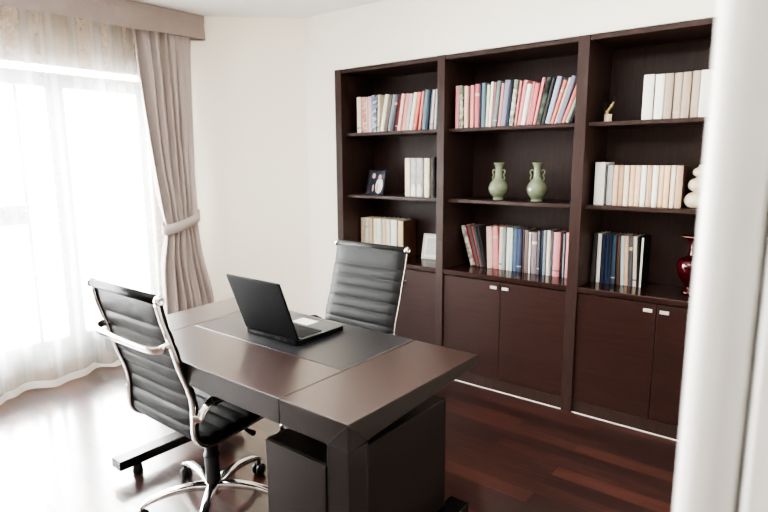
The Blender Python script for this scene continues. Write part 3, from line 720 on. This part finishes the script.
# ------------------------------------------------------------------ chairs
def make_chair(name, lea):
    root = empty(name)
    hw = .228
    prof = smooth_path([(0,-.312,1.003),(0,-.297,.93),(0,-.270,.84),(0,-.243,.74),(0,-.212,.65),(0,-.202,.59),(0,-.204,.53),(0,-.203,.475),(0,-.178,.442),(0,-.14,.431),(0,-.10,.434),(0,.0,.444),(0,.10,.456),(0,.18,.464),(0,.225,.458),(0,.25,.440)], 12)
    # arc length
    s = [0]
    for i in range(1, len(prof)): s.append(s[-1]+(prof[i]-prof[i-1]).length)
    tot = s[-1]
    def at(d_):
        d_ = max(0, min(tot, d_))
        for i in range(1, len(s)):
            if s[i] >= d_: break
        f = (d_-s[i-1])/(s[i]-s[i-1]); p = prof[i-1].lerp(prof[i], f); t = (prof[i]-prof[i-1]).normalized()
        # smooth tangent
        j0 = max(i-3, 0); j1 = min(i+2, len(prof)-1); t = (prof[j1]-prof[j0]).normalized()
        n = Vector((0, -t.z, t.y))  # x-cross
        return p, t, n
    # rib layout along the sling
    ribs = [0, .105]; 
    while ribs[-1] < tot-.05: ribs.append(ribs[-1]+.0585)
    ribs[-1] = tot
    NS = 230; NX = 10; mm = MB(); vs = []
    ring = 2*(NX+1)
    for k in range(NS+1):
        d_ = tot*k/NS; p, t, n = at(d_)
        for a, b_ in zip(ribs, ribs[1:]):
            if a <= d_ <= b_+1e-9:
                f = (d_-a)/(b_-a); break
        bul = (max(0, math.sin(math.pi*f)))**.45
        tk = .0035+.0105*bul
        for side in (1, -1):
            for q in range(NX+1):
                u = -1+2*q/NX
                if side < 0: u = -u
                edge = (1-abs(u)**8)
                vs.append(p+Vector((u*(hw+.009), 0, 0))+n*(side*tk*(.35+.65*edge)))
    fs = []
    for k in range(NS):
        for q in range(ring):
            j = (q+1) % ring
            fs.append((k*ring+q, k*ring+j, (k+1)*ring+j, (k+1)*ring+q))
    fs.append(tuple(range(ring))); fs.append(tuple(NS*ring+q for q in range(ring-1, -1, -1)))
    mm.add(vs, fs, 0, True)
    mm.build('sling_upholstery', lea, root)
    for sx in (-1, 1):
        r_ = MB(); pr2 = [at(tot*q/60) for q in range(61)]; r_.tube([p_+n_*-.012+Vector((sx*hw, 0, 0)) for p_, t_, n_ in pr2], 1, 14, flat=(.007, .0125), up=Vector((1,0,0)))
        rail = r_.build('side_rail', chrome, root)
    # head roll with chrome end caps
    c = prof[0]
    r_ = MB(); r_.tube([c+Vector((x, -.006, .002)) for x in (-hw-.004, hw+.004)], .0165, 20); r_.build('head_roll', lea, root)
    for sx in (-1, 1):
        r_ = MB(); r_.lathe([(.0001,0),(.014,.0),(.0185,.004),(.0185,.014),(.014,.020),(.010,.020),(.009,.017),(.0001,.017)], 24, c=c+Vector((sx*(hw+.004), -.006, .002)), M=Matrix.Rotation(sx*math.pi/2, 4, 'Y')); r_.build('end_cap', chrome, root)
    # front edge roll
    c = prof[-1]
    r_ = MB(); r_.tube([c+Vector((x, -.004, -.004)) for x in (-hw+.004, hw-.004)], .016, 16); r_.build('front_roll', lea, root)
    for sx in (-1, 1):
        r_ = MB(); r_.lathe([(.0001,0),(.014,.0),(.018,.004),(.018,.014),(.0001,.017)], 20, c=c+Vector((sx*hw, -.004, -.004)), M=Matrix.Rotation(sx*math.pi/2, 4, 'Y')); r_.build('end_cap', chrome, root)
    # rear brace bar
    zb = .835; yb = -.290
    r_ = MB(); r_.tube(smooth_path([(-hw,yb+.010,zb+.010),(-hw-.001,yb-.018,zb+.004),(-hw+.012,yb-.034,zb-.004),(-hw+.06,yb-.046,zb-.006),(0,yb-.050,zb-.006),(hw-.06,yb-.046,zb-.006),(hw-.012,yb-.034,zb-.004),(hw+.001,yb-.018,zb+.004),(hw,yb+.010,zb+.010)], 6), 1, 14, flat=(.0095, .015)); r_.build('rear_brace', chrome, root)
    # arms
    for sx in (-1, 1):
        r_ = MB(); x = sx*(hw+.004); xo = sx*(hw+.028)
        r_.tube(smooth_path([(x,-.218,.548),(xo,-.206,.552),(xo,-.190,.575),(xo,-.160,.598),(xo,-.105,.604),(xo,.09,.604),(xo,.135,.594),(xo,.150,.57),(xo,.148,.52),(x,.142,.462)], 6), 1, 12, flat=(.006, .014))
        arm = r_.build('armrest', chrome, root)
        r_ = MB(); r_.tube(smooth_path([(xo,-.150,.597),(xo,-.11,.606),(xo,.06,.610),(xo,.095,.606)], 6), 1, 14, flat=(.011, .020)); r_.build('arm_pad', blackp, arm)
    # under-seat spider, mechanism and lever
    r_ = MB(); r_.tube([(-hw,-.10,.424),(-.06,-.09,.405),(.06,-.09,.405),(hw,-.10,.424)], 1, 12, flat=(.010,.018)); r_.tube([(-hw,.13,.448),(-.06,.10,.41),(.06,.10,.41),(hw,.13,.448)], 1, 12, flat=(.010,.018)); r_.build('seat_bracket', chrome, root)
    r_ = MB(); r_.box(-.07, .07, -.10, .12, .375, .412); r_.build('tilt_mechanism', blackp, root, bevel=.006)
    r_ = MB(); r_.tube([(.06,.04,.39),(.12,.05,.388),(.19,.05,.384),(.225,.05,.384)], [.005,.005,.009,.011], 10); r_.build('tilt_lever', blackp, root)
    r_ = MB(); r_.tube([(0,.06,.38),(0,.075,.35)], [.012,.022], 14); r_.tube([(0,.075,.352),(0,.082,.337)], .026, 16); r_.build('tension_knob', blackp, root)
    # column
    r_ = MB(); r_.lathe([(.0001,.10),(.031,.10),(.031,.235),(.034,.235),(.034,.245),(.028,.247),(.028,.33),(.022,.332),(.022,.378),(.0001,.378)], 28); r_.build('gas_column', blackp, root)
    # star base
    r_ = MB()
    r_.lathe([(.0001,.068),(.032,.068),(.038,.078),(.038,.108),(.033,.118),(.0001,.118)], 28)
    r_.build('hub', chrome, root)
    for k in range(5):
        a = R(100+72*k); dr_ = Vector((math.cos(a), math.sin(a), 0))
        r_ = MB(); P = smooth_path([dr_*.02+Vector((0,0,.100)), dr_*.09+Vector((0,0,.112)), dr_*.18+Vector((0,0,.110)), dr_*.255+Vector((0,0,.094)), dr_*.288+Vector((0,0,.074))], 5)
        r_.tube(P, [1.15-.5*i/(len(P)-1) for i in range(len(P))], 14, flat=(.021, .0135)); leg = r_.build('base_leg', chrome, root)
        q = MB(); c_ = dr_*.283; tdir = Vector((-dr_.y, dr_.x, 0))
        ang = math.atan2(dr_.y, dr_.x)
        Mx = Matrix.Rotation(ang, 4, 'Z') @ Matrix.Rotation(math.pi/2, 4, 'X')
        for sd in (-1, 1):
            q.lathe([(.0001,-.0085),(.024,-.0085),(.0275,-.005),(.0275,.005),(.024,.0085),(.0001,.0085)], 22, c=c_+tdir*(sd*.0125)+Vector((0,0,.0277)), M=Mx)
        q.tube([c_+Vector((0,0,.03)), c_+Vector((0,0,.078))], .009, 10)
        q.sphere(tuple(c_+Vector((0,0,.042))), .0165, n=8)
        q.build('caster', blackp, leg)
    return root
ch = make_chair('office_chair', leather); ch.location = (-1.957, 1.272, 0); ch.rotation_euler.z = R(0)
tag(ch, 'black ribbed leather office chair with chrome frame, seen from behind at the desk', 'chair', 'office chairs at the desk')
ch2 = make_chair('office_chair', leather_lit); ch2.location = (-1.925, 1.975, 0); ch2.rotation_euler.z = R(180)
tag(ch2, 'black ribbed leather office chair coloured as lit, facing the laptop, in front of the bookcase', 'chair', 'office chairs at the desk')

# ------------------------------------------------------------------ light
wd = bpy.data.worlds.new('overcast_daylight'); bpy.context.scene.world = wd; wd.use_nodes = True
bg = wd.node_tree.nodes['Background']; bg.inputs['Color'].default_value = (1,.975,.975,1); bg.inputs['Strength'].default_value = 22.0
def area(nm, loc, rot, sx, sy, e, col=(1,1,1), portal=False):
    l = bpy.data.lights.new(nm, 'AREA'); l.shape = 'RECTANGLE'; l.size = sx; l.size_y = sy; l.energy = e; l.color = col
    if portal: l.cycles.is_portal = True
    o = bpy.data.objects.new(nm, l); C.objects.link(o); o.location = loc; o.rotation_euler = rot; return o
area('window_daylight', (-4.27, .55, 1.1), (0, R(-90), 0), 2.1, 3.5, 1, portal=True)
area('ceiling_fill', (-1.5, .3, 2.47), (0, 0, 0), 1.6, 1.2, 20, (1,.97,.93))  # added fill light under the ceiling, no known fixture
area('hall_fill', (.7, .6, 2.47), (0, 0, 0), .8, 1.6, 10, (1,1,1))  # unseen fill light added to brighten the hall side

# ------------------------------------------------------------------ camera
cam = bpy.data.cameras.new('camera'); co = bpy.data.objects.new('camera', cam); C.objects.link(co)
f_, yaw, pitch, roll = 565.07, .67495, -.16816, -.006018
cy, sy, cp, sp, cr, sr = math.cos(yaw), math.sin(yaw), math.cos(pitch), math.sin(pitch), math.cos(roll), math.sin(roll)
Fw = Vector((-sy*cp, cy*cp, sp)); R0 = Vector((cy, sy, 0)); U0 = Vector((sy*sp, -cy*sp, cp))
Rv = cr*R0+sr*U0; Uv = -sr*R0+cr*U0
co.matrix_world = Matrix(((Rv.x,Uv.x,-Fw.x,0),(Rv.y,Uv.y,-Fw.y,0),(Rv.z,Uv.z,-Fw.z,1.46),(0,0,0,1)))
cam.sensor_width = 36; cam.lens = f_/768*36; cam.clip_start = .05
cam.dof.use_dof = True; cam.dof.focus_distance = 2.9; cam.dof.aperture_fstop = 2.8
sc = bpy.context.scene; sc.camera = co
sc.view_settings.view_transform = 'AgX'; sc.view_settings.look = 'AgX - High Contrast'; sc.view_settings.exposure = 1.55
sc.cycles.use_denoising = True; sc.cycles.max_bounces = 12; sc.cycles.diffuse_bounces = 6; sc.cycles.transparent_max_bounces = 16
sc.cycles.sample_clamp_indirect = 10
